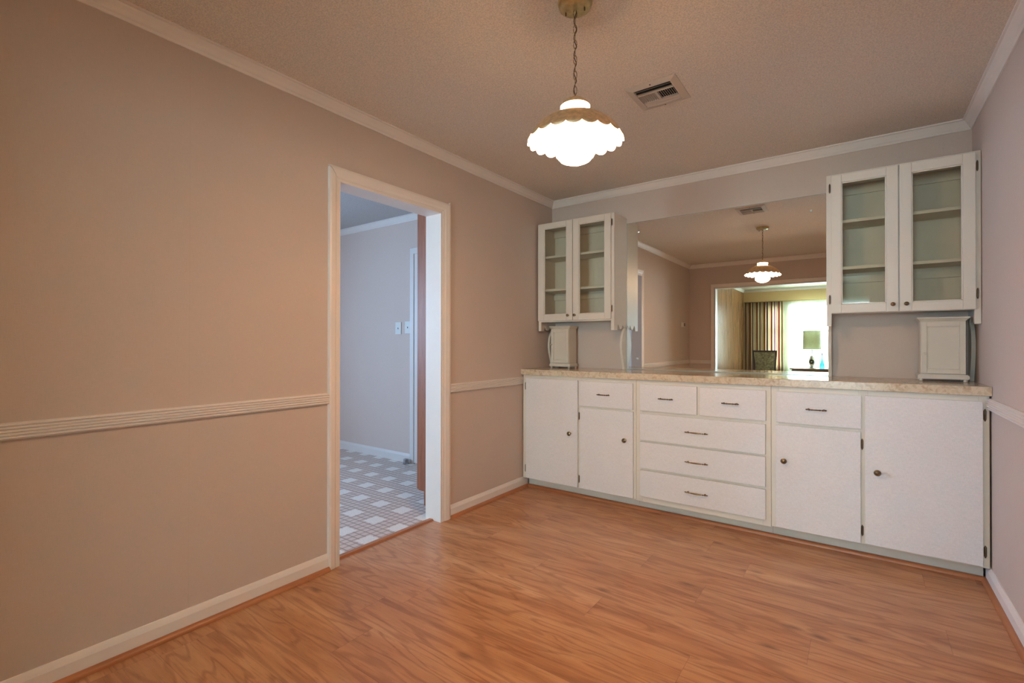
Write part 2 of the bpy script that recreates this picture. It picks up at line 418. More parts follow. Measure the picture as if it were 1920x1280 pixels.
# crown moulding
cp = [(0, 2.383), (.006, 2.383), (.010, 2.392), (.016, 2.398), (.024, 2.412), (.033, 2.424), (.036, 2.430), (.044, 2.432), (.044, H), (0, H)]
def crown(n, p0, p1, nr, m0=1, m1=1): return struct(n, B().mould(cp, p0, p1, nr, m0, m1), 'trim')
crown('trim_1', (0, -YR), (0, 0), (1, 0)); crown('trim_2', (0, 0), (W, 0), (0, -1)); crown('trim_3', (W, 0), (W, -YR), (-1, 0)); crown('trim_4', (W, -YR), (0, -YR), (0, 1))
crown('trim_5', (KX, KY1), (-T, KY1), (0, -1)); crown('trim_6', (0, LY), (0, -YR-T), (1, 0)); crown('trim_7', (0, LY), (4.99, LY), (0, 1))
# reeded chair rail
def rail(n, p0, p1, nr, z0, z1, m0=0, m1=0):
    prof = [(0, z0)]; k = 5; h = (z1-z0)
    prof.append((.012, z0))
    for i in range(k):
        a = z0+h*(.03+.94*i/k); c = h*.94/k
        for t, o in ((.05, .012), (.28, .0175), (.5, .019), (.72, .0175), (.95, .012)): prof.append((o, a+c*t))
    prof += [(.012, z1), (0, z1)]
    return struct(n, B().mould(prof, p0, p1, nr, m0, m1), 'trim', 'white reeded chair rail')
rail('trim_8', (0, -YR), (0, DY0-.052), (1, 0), .8595, .9155, 1)
rail('trim_9', (0, DY1+.08), (0, -.474), (1, 0), .8440, .9015)
rail('trim_10', (W, -.474), (W, -YR), (-1, 0), .854, .910, 0, 1)
rail('trim_11', (OX0-.056, -YR), (0, -YR), (0, 1), .856, .912, 0, 1)
# baseboards
bp = [(0, 0), (.013, 0), (.013, .062), (.010, .071), (.007, .078), (.004, .085), (0, .086)]
def base(n, p0, p1, nr, m0=0, m1=0): return struct(n, B().mould(bp, p0, p1, nr, m0, m1), 'trim', 'white baseboard')
base('baseboard_left', (0, -YR), (0, DY0-.052), (1, 0), 1); base('baseboard_left_far', (0, DY1+.08), (0, -.402), (1, 0))
base('baseboard_right', (W, -.402), (W, -YR), (-1, 0), 0, 1); base('baseboard_rear', (OX0-.056, -YR), (0, -YR), (0, 1), 0, 1)
base('baseboard_kitchen', (KX, KY1), (-1.347, KY1), (0, -1)); base('baseboard_living', (4.99, LY), (0, LY), (0, 1), 0, 0)
# quarter-round shoe moulding
def shoe(n, p0, p1, nr, off, m0=0, m1=0, mat='shoe'):
    r = .019; prof = [(off, 0.0005)]+[(off+r*math.cos(a), .0005+r*math.sin(a)*1.05) for a in [i*PI/12 for i in range(7)]]
    return struct(n, B().mould(prof, p0, p1, nr, m0, m1), mat, 'wooden quarter round strip on the floor', smooth=True)
shoe('trim_12', (0, -YR), (0, DY0-.05), (1, 0), .013, 1); shoe('trim_13', (0, DY1+.08), (0, -.402), (1, 0), .013, 0, 1)
shoe('trim_14', (0, -.402), (W, -.402), (0, -1), 0, 1, 1, 'shoex'); shoe('trim_15', (W, -.402), (W, -YR), (-1, 0), .013, 1, 1)
# threshold
struct('trim_16', B().prism([(-.098, 0), (-.090, .009), (-.060, .010), (-.050, 0)], 'y', DY0, DY1), 'shoe', 'wood threshold strip')
# doorway lining and casing
b = B(); b.box(-.128, .012, DY0, DY0+.014, 0, DZ); b.box(-.128, .012, DY1-.014, DY1, 0, DZ); b.box(-.128, .012, DY0+.014, DY1-.014, DZ-.014, DZ)
j = struct('door_1', b, 'trim', 'white painted lining and casing of the kitchen doorway')
def casing_prof(w): return [(0, 0), (.010, 0), (.010, w*.12), (.013, w*.14), (.013, w*.22), (.011, w*.25), (.016, w*.45), (.018, w*.8), (.015, w*.97), (0, w)]
def casing_side(b, yi, sgn, w, z1, x=0, dirx=1):   # vertical leg: inner edge yi growing sgn*w, mitred top
    pr = casing_prof(w); A, C = [], []
    for o, u in pr:
        A.append(b.bm.verts.new((x+dirx*o, yi+sgn*u, 0.0))); C.append(b.bm.verts.new((x+dirx*o, yi+sgn*u, z1+u)))
    n = len(pr)
    for i in range(n): b.bm.faces.new((A[i], A[(i+1) % n], C[(i+1) % n], C[i]))
    b.bm.faces.new(A); b.bm.faces.new(C[::-1])
def casing_head(b, ya, yb, w, z1, x=0, dirx=1):
    pr = casing_prof(w); A, C = [], []
    for o, u in pr:
        A.append(b.bm.verts.new((x+dirx*o, ya-u, z1+u))); C.append(b.bm.verts.new((x+dirx*o, yb+u, z1+u)))
    n = len(pr)
    for i in range(n): b.bm.faces.new((A[i], A[(i+1) % n], C[(i+1) % n], C[i]))
    b.bm.faces.new(A); b.bm.faces.new(C[::-1])
cw = .070
b = B(); casing_side(b, DY0+.008, -1, cw*.86, DZ-.006); casing_side(b, DY1-.006, 1, cw+.014, DZ-.006); 
b.obj('casing', 'trim', j)
b = B()
pr = casing_prof(cw); A, C = [], []
for o, u in pr:
    A.append(b.bm.verts.new((o, DY0+.008-u*.86, DZ-.006+u))); C.append(b.bm.verts.new((o, DY1-.006+u*(cw+.014)/cw, DZ-.006+u)))
n_ = len(pr)
for i in range(n_): b.bm.faces.new((A[i], A[(i+1) % n_], C[(i+1) % n_], C[i]))
b.bm.faces.new(A); b.bm.faces.new(C[::-1])
b.obj('head_casing', 'trim', j)
# rear opening lining + casing
b = B(); b.box(OX0+.0005, OX0+.014, -YR-T-.002, -YR+.012, 0, OZ-.014); b.box(OX1-.014, OX1-.0005, -YR-T-.002, -YR+.012, 0, OZ-.014); b.box(OX0+.0005, OX1-.0005, -YR-T-.002, -YR+.012, OZ-.014, OZ-.0005)
for a, c in ((OX0-.056, OX0-.004), (OX1+.004, OX1+.056)): b.box(a, c, -YR, -YR+.018, 0, OZ+.05, .003)
b.box(OX0-.056, OX1+.056, -YR, -YR+.019, OZ+.004, OZ+.056, .003)
struct('door_2', b, 'trim', 'white casing of the wide opening seen in the mirror')
# kitchen inner door
b = B(); b.box(-1.345, -1.290, KY1-.018, KY1, 0, 2.108, .003); b.box(-.545, -.49, KY1-.018, KY1, 0, 2.108, .003); b.box(-1.345, -.49, KY1-.019, KY1, 2.05, 2.108, .003)
d3 = struct('door_3', b, 'trim', 'white door frame on the kitchen wall')
B().box(-1.290, -.545, KY1-.010, KY1, .01, 2.05).obj('door_leaf', 'trim', d3)

# ------------------------------------------------------------------ hardware
FY = -.468; DT = .017
def knob_b(x, y, z, r=.0165, sc=1.0):
    pr_ = [(.0001, 0), (.008, 0), (.008, -.003), (.0055, -.006), (.006, -.012), (.011, -.0155), (r*.92, -.0185), (r, -.022), (r*.93, -.0255), (r*.72, -.0268), (r*.62, -.0255), (r*.5, -.0262), (r*.3, -.029), (.0001, -.0295)]
    return B().lathe([(a*sc, h*sc) for a, h in pr_], (x, y, z), 20, 'y')
def knob(parent, x, y, z, r=.0165, name='knob', mat='knob', sc=1.0, label='round antique brass knob'):
    return knob_b(x, y, z, r, sc).obj(name, mat, parent, smooth=True, label=label)
def hinge(parent, x, y, z, L=.062, w=.011):
    b = B(); b.box(x-w/2, x+w/2, y-.0035, y, z-L/2+.008, z+L/2-.008, .001)
    b.lathe([(.0001, -L/2), (.0022, -L/2+.002), (.0035, -L/2+.007), (.0042, -L/2+.011), (.0042, L/2-.011), (.0035, L/2-.007), (.0022, L/2-.002), (.0001, L/2)], (x, y-.0035, z), 10, 'z')
    return b.obj('hinge', 'dbrass', parent, smooth=True, label='dark brass hinge')
def pull(parent, x, y, z, L):
    b = B(); n = 25; pts = []; rs = []
    big = L > .12
    for i in range(n):
        t = i/(n-1)*2-1; pts.append((x+t*L/2, y-.012-.012*(1-t*t), z))
        a = abs(t)
        if big: r = .0048-.0018*a if a < .5 else (.0022 if a < .56 else (.0048 if a < .64 else (.0024 if a < .70 else (.0052 if a < .82 else (.0030 if a < .88 else (.0040 if a < .95 else .0012))))))
        else: r = .0042-.003*a if a < .3 else (.0045 if a < .45 else (.0022 if a < .55 else (.0052 if a < .72 else (.0026 if a < .8 else (.0042 if a < .92 else .0012)))))
        rs.append(r)
    b.tube(pts, rs, 10)
    for s_ in (-.72, .72):
        b.lathe([(.0055, 0), (.0055, -.003), (.0028, -.005), (.0028, -.017)], (x+s_*L/2, y, z), 10, 'y')
    return b.obj('drawer_pull', 'dbrass' if not big else MAT['pullbig'], parent, smooth=True, label='antique brass drawer pull')
MAT['pullbig'] = metal('antique_brass_pull', (.30, .19, .09, 1), .32)

# ------------------------------------------------------------------ base cabinets
def base_unit(name, label, x0, x1, x_in0, x_in1):
    t = thing(name, label, 'cabinet', ((x0+x1)/2, -.23, 0))
    b = B()
    b.box(x0, x0+.016, FY+.018, -.004, .084, .9205); b.box(x1-.016, x1, FY+.018, -.004, .084, .9205)
    b.box(x0+.016, x1-.016, FY+.018, -.004, .084, .10); b.box(x0+.016, x1-.016, -.012, -.004, .10, .9205)
    b.obj('carcass', 'frame', t)
    return t
def frame_part(t, parts):
    b = B()
    for q in parts: b.box(q[0], q[1], FY, FY+.018, q[2], q[3], .0012)
    return b.obj('face_frame', 'frame', t)
def slab(t, name, x0, x1, z0, z1):
    return B().box(x0, x1, FY-DT, FY-.0005, z0, z1, .0022, 2).obj(name, 'cab', t)
GB = 'white base cabinets under the long counter'
# unit A
uA = base_unit('base_cabinet', 'white base cabinet in the left corner, two doors and one small drawer', .010, .9690, 0, 0); uA['group'] = GB
frame_part(uA, [(.010, .060, .084, .9205), (.505, .545, .084, .9205), (.930, .969, .084, .9205), (.060, .505, .870, .9205), (.545, .930, .870, .9205), (.060, .505, .084, .105), (.545, .930, .084, .105), (.545, .930, .685, .720)])
d = slab(uA, 'door', .0445, .517, .090, .896); knob(d, .4535, FY-DT, .492); hinge(d, .0340, FY, .830); hinge(d, .0340, FY, .163)
d = slab(uA, 'drawer', .5275, .949, .709, .894); pull(d, .730, FY-DT, .801, .103)
d = slab(uA, 'door', .535, .953, .090, .694); knob(d, .894, FY-DT, .4915); hinge(d, .5225, FY, .628); hinge(d, .5225, FY, .154)
# unit B
uB = base_unit('base_cabinet', 'white bank of five drawers in the middle under the mirror', .9705, 1.8090, 0, 0); uB['group'] = GB
frame_part(uB, [(.9705, 1.015, .078, .9205), (1.766, 1.809, .078, .9205), (1.372, 1.412, .720, .870), (1.015, 1.766, .870, .9205), (1.015, 1.766, .685, .720), (1.015, 1.766, .488, .520), (1.015, 1.766, .293, .324), (1.015, 1.766, .078, .128)])
for (a, c, e, f, L) in ((1.0015, 1.3835, .711, .894, .103), (1.4005, 1.7835, .711, .893, .103), (1.0015, 1.7805, .508, .690, .147), (1.0015, 1.7805, .315, .495, .147), (1.0015, 1.7805, .118, .2995, .147)):
    d = slab(uB, 'drawer', a, c, e, f); pull(d, {1.0015: (a+c)/2-.009, 1.4005: 1.586}[a] if L < .12 else 1.382, FY-DT, (e+f)/2-(.003 if L > .12 else .001), L)
# unit C
uC = base_unit('base_cabinet', 'white base cabinet at the right wall with its wide right door', 1.8105, 2.7500, 0, 0); uC['group'] = GB
frame_part(uC, [(1.8105, 1.850, .084, .9205), (2.235, 2.275, .084, .9205), (2.712, 2.750, .084, .9205), (1.850, 2.235, .870, .9205), (2.275, 2.712, .870, .9205), (1.850, 2.235, .084, .105), (2.275, 2.712, .084, .105), (1.850, 2.235, .685, .720)])
d = slab(uC, 'drawer', 1.8375, 2.247, .710, .892); pull(d, 2.039, FY-DT, .799, .103)
d = slab(uC, 'door', 1.834, 2.2435, .091, .694); knob(d, 1.8785, FY-DT, .4885); hinge(d, 2.2500, FY, .627); hinge(d, 2.2500, FY, .159)
d = slab(uC, 'door', 2.262, 2.7245, .094, .893); knob(d, 2.3153, FY-DT, .488); hinge(d, 2.7335, FY, .827); hinge(d, 2.7335, FY, .164)
for u, a, c in ((uA, .022, .9690), (uB, .9705, 1.8090), (uC, 1.8105, 2.736)):
    b = B().box(a, c, -.400, -.385, 0, .0835 if u is not uB else .0775); b.obj('toe_kick', 'kick', u, label='grey recessed toe kick')

# countertop
b = B()
b.prism([(-.003, .9215), (-.4905, .9215), (-.4935, .9235), (-.4935, .9625), (-.4915, .9655), (-.489, .9665), (-.003, .9665)], 'x', .002, W-.002)
ct = b.obj('countertop', 'counter'); tag(ct, 'long glossy beige mottled laminate countertop running wall to wall', 'countertop')
CZ = .9665

# wall mirror
mir = thing('wall_mirror', 'large frameless wall mirror between the two glass-door cabinets above the counter', 'mirror', (1.393, -.006, CZ))
B().box(.7095, 2.0765, -.0060, -.0010, CZ+.001, 2.147).obj('mirror_glass', 'mirror', mir)
b = B(); b.box(.7088, .7120, -.0085, -.0062, CZ+.001, 2.147, .0008); b.box(.712, 2.0765, -.0085, -.0062, 2.1450, 2.1475, .0008); b.box(.712, 2.0765, -.011, -.0062, CZ+.001, CZ+.007, .001)
b.obj('mirror_edge', 'medge', mir)
for (x, z) in ((.8073, 2.0652), (.7982, 1.0546), (1.9838, 2.0467)):
    def fl(k, a, r, h): return (r*(1+.22*math.cos(a*8)) if r > .004 else r), h
    B().lathe([(.0001, -.006), (.009, -.007), (.008, -.010), (.003, -.0115), (.0001, -.012)], (x, 0, z), 32, 'y', fl).obj('rosette_clip', 'medge', mir, smooth=True, label='small glass rosette mirror clip')

# ------------------------------------------------------------------ wall cabinets
CF = -.250; CT = 2.186; CB = 1.3575
def apron_poly(y0, y1):
    pts = [(y0, CB), (y0, 1.279), (y0+.042, 1.279)]
    def lobe(a, c, zc, zt):
        for i in range(1, 10):
            t = i/10; pts.append((a+(c-a)*t, zc-(zc-zt)*math.sin(PI*t)))
    pts.append((y0+.046, 1.300)); pts.append((y0+.056, 1.318)); pts.append((y0+.064, 1.324))
    lobe(y0+.064, y0+.150, 1.324, 1.288)
    pts.append((y0+.150, 1.326)); lobe(y0+.150, y1-.028, 1.326, 1.298)
    pts.append((y1-.028, 1.322)); pts.append((y1-.012, 1.290)); pts.append((y1, 1.282)); pts.append((y1, CB))
    return pts
def bracket_poly():
    f = [(.966, .052), (.985, .054), (1.02, .066), (1.06, .080), (1.10, .093), (1.14, .101), (1.18, .101), (1.22, .092), (1.25, .078), (1.275, .060), (1.295, .042), (1.31, .030)]
    return [(-.002, CZ+.0005)]+[(-d_, max(z, CZ+.0005)) for z, d_ in f]+[(-.002, 1.31)]
def wall_cabinet(label, x0, x1, doors, hx, kx, dz):
    t = thing('glass_door_wall_cabinet', label, 'wall cabinet', ((x0+x1)/2, 0, CB), 'glass door wall cabinets beside the mirror')
    s = .018
    b = B(); b.box(x0, x0+s, CF+.018, -.001, CB, CT); b.box(x1-s, x1, CF+.018, -.001, CB, CT)
    b.box(x0+s, x1-s, CF+.018, -.001, CT-s, CT); b.box(x0+s, x1-s, CF+.018, -.001, CB, CB+s)
    b.obj('carcass', 'upcab', t)
    b = B(); b.box(x0+s, x1-s, -.008, -.001, CB+s, CT-s); b.box(x0+s, x1-s, -.024, -.0085, CT-s-.060, CT-s, .001); b.box(x0+s, x1-s, -.024, -.0085, 1.555, 1.600, .001)
    b.obj('back_panel', 'inside', t)
    b = B()
    for q in ((x0, x0+.026, 1.279, CT), (x1-.026, x1, 1.279, CT), ((x0+x1)/2-.012, (x0+x1)/2+.012, CB+.03, CT-.03), (x0+.026, x1-.026, CT-.04, CT), (x0+.026, x1-.026, CB-.004, CB+.034)):
        b.box(q[0], q[1], CF, CF+.018, q[2], q[3], .001)
    b.obj('face_frame', 'upcab', t)
    for z in (1.912, 1.633):
        B().box(x0+s, x1-s, CF+.021, -.026, z-.018, z, .001).obj('shelf', 'inside', t)
    for xx in (x0, x1-s):
        B().prism([(y, z) for y, z in apron_poly(CF+.018, -.001)], 'x', xx, xx+s).obj('scalloped_apron', 'upcab', t)
        B().prism(bracket_poly(), 'x', xx, xx+s).obj('curved_bracket', 'upcab', t, label='curved side bracket standing on the counter')
    for i, (a, c, g0, g1, gz0, gz1) in enumerate(doors):
        z0, z1 = dz
        b = B(); y0, y1 = CF-DT, CF-.0005
        b.box(a, g0, y0, y1, z0, z1, .0018); b.box(g1, c, y0, y1, z0, z1, .0018)
        b.box(g0, g1, y0, y1, z0, gz0, .0018); b.box(g0, g1, y0, y1, gz1, z1, .0018)
        w = .006
        b.box(g0, g0+w, y0+.005, y1, gz0, gz1, .001); b.box(g1-w, g1, y0+.005, y1, gz0, gz1, .001); b.box(g0, g1, y0+.005, y1, gz0, gz0+w, .001); b.box(g0, g1, y0+.005, y1, gz1-w, gz1, .001)
        d = b.obj('door', 'upcab', t)
        B().box(g0+.001, g1-.001, y0+.009, y0+.012, gz0+.001, gz1-.001).obj('glass_pane', 'glass', d, label='tinted clear glass pane')
        knob(d, kx[i], y0, z0+.040, .0135, sc=.85)
        for hz in (z1-.070, z0+.082): hinge(d, hx[i], CF, hz, .058, .009)
    return t
wall_cabinet('cream two-door glass wall cabinet in the left corner above the small canister', .018, .708,
    [(.0215, .3515, .0800, .2960, 1.4140, 2.1390), (.3560, .6865, .4100, .6350, 1.4120, 2.1360)], (.0195, .6905), (.316, .377), (1.364, 2.183))
wall_cabinet('cream two-door glass wall cabinet against the right wall above the larger canister', 2.078, 2.755,
    [(2.1030, 2.4170, 2.1530, 2.3640, 1.4060, 2.1290), (2.4215, 2.7330, 2.4740, 2.6830, 1.4040, 2.1240)], (2.0950, 2.7410), (2.392, 2.451), (1.356, 2.176))

# ------------------------------------------------------------------ little cupboards on the counter
def canister(label, x0, x1, yf, yb, knob_x, kz, zt=1.321):
    t = thing('small_wooden_cupboard', label, 'small cupboard', ((x0+x1)/2, (yf+yb)/2, CZ), 'small cream wooden cupboards on the counter')
    z0 = CZ+.014; m = .013
    b = B(); b.box(x0, x1, yf, yb, z0+.026, zt-.022, .0012); b.obj('body', 'can', t)
    b = B(); b.prism([(x0-m, z0+.004), (x0-m+.004, z0), (x1+m-.004, z0), (x1+m, z0+.004), (x1+m, z0+.018), (x1+m-.008, z0+.026), (x0-m+.008, z0+.026), (x0-m, z0+.018)], 'y', yf-m, yb); b.obj('plinth', 'can', t)
    b = B()
    lv = [(0, zt-.022), (.004, zt-.018), (.011, zt-.010), (m+.002, zt-.007), (m+.002, zt)]
    rings = []
    for o, z in lv: rings.append([b.bm.verts.new(p) for p in ((x0-o, yf-o, z), (x1+o, yf-o, z), (x1+o, yb, z), (x0-o, yb, z))])
    for a_, c_ in zip(rings, rings[1:]):
        for i in range(4): b.bm.faces.new((a_[i], a_[(i+1) % 4], c_[(i+1) % 4], c_[i]))
    b.bm.faces.new(rings[0]); b.bm.faces.new(rings[-1]); b.obj('cornice', 'can', t)
    # door with recessed panel
    a, c, e, f = x0+.002, x1-.002, z0+.030, zt-.026; w = .024; y0, y1 = yf-.012, yf-.0005
    b = B(); b.box(a, a+w, y0, y1, e, f, .001); b.box(c-w, c, y0, y1, e, f, .001); b.box(a+w, c-w, y0, y1, e, e+w, .001); b.box(a+w, c-w, y0, y1, f-w, f, .001)
    b.box(a+w, c-w, y0+.006, y1, e+w, f-w); g = .004
    for q in ((a+w, a+w+g, e+w, f-w), (c-w-g, c-w, e+w, f-w), (a+w, c-w, e+w, e+w+g), (a+w, c-w, f-w-g, f-w)): b.box(q[0], q[1], y0+.002, y1, q[2], q[3], .0008)
    d = b.obj('door', 'can', t)
    knob(d, knob_x, y0, kz, .009, mat='can', sc=.72, label='tiny cream wooden knob')
    for fx in (x0+.002, x1-.002):
        for fy in (yf-.001, yb-.014):
            B().lathe([(.006, CZ+.0002), (.009, CZ+.003), (.0095, CZ+.008), (.007, CZ+.0135), (.009, z0)], (fx, fy, 0), 14).obj('foot', 'can', t, smooth=True)
    return t
canister('small cream wooden cupboard under the left glass cabinet', .098, .270, -.170, -.045, .108, 1.165)
canister('wider cream wooden cupboard on four feet under the right glass cabinet, near the wall', 2.517, 2.705, -.178, -.050, 2.535, 1.120)

# ------------------------------------------------------------------ pendant lamp
LX, LYY = LAMP_XY
pl = thing('pendant_lamp', 'lit brass dome pendant lamp with scalloped white glass hanging from a chain', 'pendant lamp', (LX, LYY, H))
seg = 240
b = B(); b.lathe([(.064, H), (.064, H-.005), (.0605, H-.009), (.0612, H-.012), (.058, H-.021), (.050, H-.0265), (.030, H-.0285), (.0001, H-.029)], (LX, LYY, 0), 48)
can = b.obj('ceiling_canopy', 'brass', pl, smooth=True)
for a in (0.2, 3.34): B().lathe([(.0022, H-.027), (.0030, H-.040), (.0001, H-.042)], (LX+.036*math.cos(a), LYY+.036*math.sin(a), 0), 8).obj('canopy_screw', 'dbrass', can, smooth=True)
# chain
b = B(); z = H-.027; i = 0; Lk = .033
while z > 2.088:
    c = z-Lk/2; pts = []
    for k in range(14):
        a = 2*PI*k/14; u = .0062*math.cos(a); v = (Lk/2)*math.sin(a)
        ang = .5+(i % 2)*PI/2
        pts.append((LX+u*math.cos(ang), LYY+u*math.sin(ang), c+v))
    b.tube(pts, .0014, 6, True); z -= Lk-.0045; i += 1
ch = b.obj('chain', 'chain', pl, smooth='all')
n = 60; b = B(); b.tube([(LX+.0045*math.sin(i*.55), LYY+.0045*math.cos(i*.55), H-.027-(H-.027-2.080)*i/n) for i in range(n+1)], .0016, 6); b.obj('lamp_cord', 'dkplastic', ch, smooth='all', label='dark cord woven through the chain')
B().lathe([(.0001, 2.094), (.005, 2.092), (.006, 2.084), (.018, 2.080), (.034, 2.074), (.050, 2.062), (.055, 2.050), (.054, 2.050), (.048, 2.060), (.032, 2.070), (.0001, 2.073)], (LX, LYY, 0), 48).obj('cap', 'dome', pl, smooth=True, label='brass cap')
# brass dome, solid shell with scalloped lower edge
NS = 20
outer = [(.050, 2.020), (.060, 2.0205), (.085, 2.013), (.110, 2.001), (.133, 1.984), (.152, 1.963), (.166, 1.945), (.174, 1.934)]
def dome_shell(prof, thick, drop, amp, flare):
    """domed shell whose lower edge hangs in NS scallops; the whole shade hangs slightly tilted"""
    b = B(); nseg = seg; rings = [[(r, h)]*nseg for r, h in prof]; last = []
    for i in range(nseg):
        a = 2*PI*i/nseg; d_ = drop+amp*(abs(math.sin(a*NS/2))**.7)
        last.append((prof[-1][0]+flare*d_, prof[-1][1]-d_))
    rings.append(last)
    def pt(r, h, i):
        x, y = r*math.cos(2*PI*i/nseg), r*math.sin(2*PI*i/nseg)
        return (LX+x, LYY+y, h+.045*(-.585*x+.811*y))
    V1 = [[b.bm.verts.new(pt(r, h, i)) for i, (r, h) in enumerate(g)] for g in rings]
    V2 = [[b.bm.verts.new(pt(r-thick, h-(thick*.6 if k < len(rings)-1 else 0), i)) for i, (r, h) in enumerate(g)] for k, g in enumerate(rings)]
    for V in (V1, V2):
        for A_, C_ in zip(V, V[1:]):
            for i in range(nseg): b.bm.faces.new((A_[i], A_[(i+1) % nseg], C_[(i+1) % nseg], C_[i]))
    for A_, C_ in ((V1[0], V2[0]), (V1[-1], V2[-1])):
        for i in range(nseg): b.bm.faces.new((A_[i], A_[(i+1) % nseg], C_[(i+1) % nseg], C_[i]))
    return b
dome_shell(outer, .0015, .0008, .012, .25).obj('brass_dome_shade', 'dome', pl, smooth='all')
inner = [(r-.0025, h-.002) for r, h in outer]
dome_shell(inner, .004, .0012, .0135, .42).obj('scalloped_glass_shade', 'opal', pl, smooth='all', label='lit white scalloped glass lining')
B().lathe([(.0001, 1.838), (.030, 1.842), (.055, 1.853), (.070, 1.870), (.073, 1.885), (.066, 1.902), (.046, 1.920), (.034, 1.940), (.033, 1.985), (.045, 2.010), (.050, 2.030), (.048, 2.048), (.030, 2.055), (.0001, 2.056)], (LX, LYY, 0), 48).obj('glass_globe', 'globe', pl, smooth='all', label='glowing white glass globe')

# ------------------------------------------------------------------ ceiling vent
def vent(label, x0, x1, y0, y1, g=None):
    t = thing('ceiling_vent', label, 'ceiling vent', ((x0+x1)/2, (y0+y1)/2, H), g)
    fx, fy = .034, .036; b = B(); z0 = H-.009
    zi = H-.012
    # bevelled flange
    b2 = B()
    def ringf(o, z): return [b2.bm.verts.new(p) for p in ((x0+o, y0+o, z), (x1-o, y0+o, z), (x1-o, y1-o, z), (x0+o, y1-o, z))]
    rs = [ringf(0, H-.0005), ringf(0, H-.003), ringf(.028, H-.011), ringf(.034, H-.011), ringf(.034, H-.0005)]
    for A_, C_ in zip(rs, rs[1:]+rs[:1]):
        for i in range(4): b2.bm.faces.new((A_[i], A_[(i+1) % 4], C_[(i+1) % 4], C_[i]))
    b2.obj('vent_frame', 'ventm', t)
    B().box(x0+.034, x1-.034, y0+.034, y1-.034, H-.0025, H-.0005).obj('duct_opening', 'hole', t, label='dark duct opening')
    xa, xb, ya, yb = x0+.036, x1-.036, y0+.036, y1-.036
    hy = yb-ya; b = B()
    # middle bank: short blades running along y, split by a centre bar
    m0, m1 = ya+hy*.30, ya+hy*.74
    b.box(xa, xb, m0-.004, m0+.002, H-.011, H-.003); b.box(xa, xb, m1-.002, m1+.004, H-.011, H-.003); xm = (xa+xb)/2; b.box(xm-.006, xm+.006, m0, m1, H-.011, H-.003)
    for side, tilt in ((0, 1), (1, -1)):
        s0, s1 = (xa, xm-.006) if side == 0 else (xm+.006, xb)
        for k in range(8):
            x = s0+(s1-s0)*(k+.5)/8
            b.prism([(x-.0022*tilt, H-.0115), (x-.0008*tilt, H-.0115), (x+.0026*tilt, H-.003), (x+.0012*tilt, H-.003)], 'y', m0, m1)
    for (a, c, tl) in ((ya, m0-.004, 1), (m1+.004, yb, -1)):
        for k in range(2):
            y = a+(c-a)*(k+.6)/2
            b.prism([(y-.006*tl, H-.0115), (y-.0045*tl, H-.0115), (y+.006*tl, H-.003), (y+.0045*tl, H-.003)], 'x', xa, xb)
    b.obj('louver_blades', 'ventm', t)
    for yy in (y0+.016, y1-.016): B().lathe([(.0035, H-.007), (.003, H-.0105), (.0001, H-.0112)], ((x0+x1)/2, yy, 0), 10).obj('screw', 'dbrass', t, smooth=True)
    return t
vent('beige metal ceiling vent between the pendant lamp and the mirror wall', 1.290, 1.540, -1.446, -1.180)

# ------------------------------------------------------------------ thermostat on left wall (seen in the mirror)
t = thing('thermostat', 'small beige thermostat on the left wall seen in the mirror', 'thermostat', (0, -3.92, 1.47))
B().box(.0005, .030, -3.975, -3.865, 1.435, 1.505, .004, 2).obj('housing', 'plastic', t)
B().box(.030, .034, -3.965, -3.925, 1.445, 1.495, .001).obj('dial_window', 'dkplastic', t, label='dark window')

# ------------------------------------------------------------------ kitchen objects
pc = thing('pantry_cabinet', 'tall brown wood pantry cabinet just inside the kitchen doorway', 'cabinet', (-.24, -.95, 0))
b = B(); b.prism([(-.112, 0), (-.327, 0), (-.327, .100), (-.383, .100), (-.383, 2.16), (-.112, 2.16)], 'y', -1.250, -1.232); b.obj('side_panel', 'pantry', pc)
b = B(); b.box(-.383, -.112, -1.232, -.70, .100, 2.16); b.box(-.327, -.112, -1.232, -.70, 0, .100); b.obj('carcass', 'pantry', pc)
for (a, c) in ((-1.247, -.978), (-.974, -.705)):
    d = B().box(-.405, -.3855, a, c, .105, 2.155, .002).obj('door', 'pantry', pc)
    B().lathe([(.0001, -.430), (.012, -.428), (.014, -.420), (.006, -.414), (.006, -.405)], (0, c-.04 if a < -1.1 else a+.04, 1.0), 14, 'x').obj('knob', 'knob', d, smooth=True)
def switch(label, x0, x1, z0, z1):
    t = thing('light_switch', label, 'light switch', ((x0+x1)/2, KY1, (z0+z1)/2), 'light switches on the kitchen wall')
    B().box(x0, x1, KY1-.006, KY1-.0005, z0, z1, .0015).obj('cover_plate', 'plastic', t)
    xm, zm = (x0+x1)/2, (z0+z1)/2
    B().box(xm-.004, xm+.004, KY1-.016, KY1-.006, zm-.008, zm+.006, .002).obj('toggle', 'steel', t)
switch('ivory light switch on the kitchen wall, left of the other switch', -1.571, -1.484, 1.266, 1.388)
switch('ivory light switch beside the kitchen door frame', -1.428, -1.350, 1.272, 1.394)
t = thing('door_stop', 'small steel door stop on the kitchen floor at the door frame', 'door stop', (-1.352, -.50, 0))
B().lathe([(.030, .0005), (.031, .006), (.026, .010), (.026, .042), (.024, .048), (.0001, .049)], (-1.352, -.505, 0), 24).obj('post', 'steel', t, smooth=True)

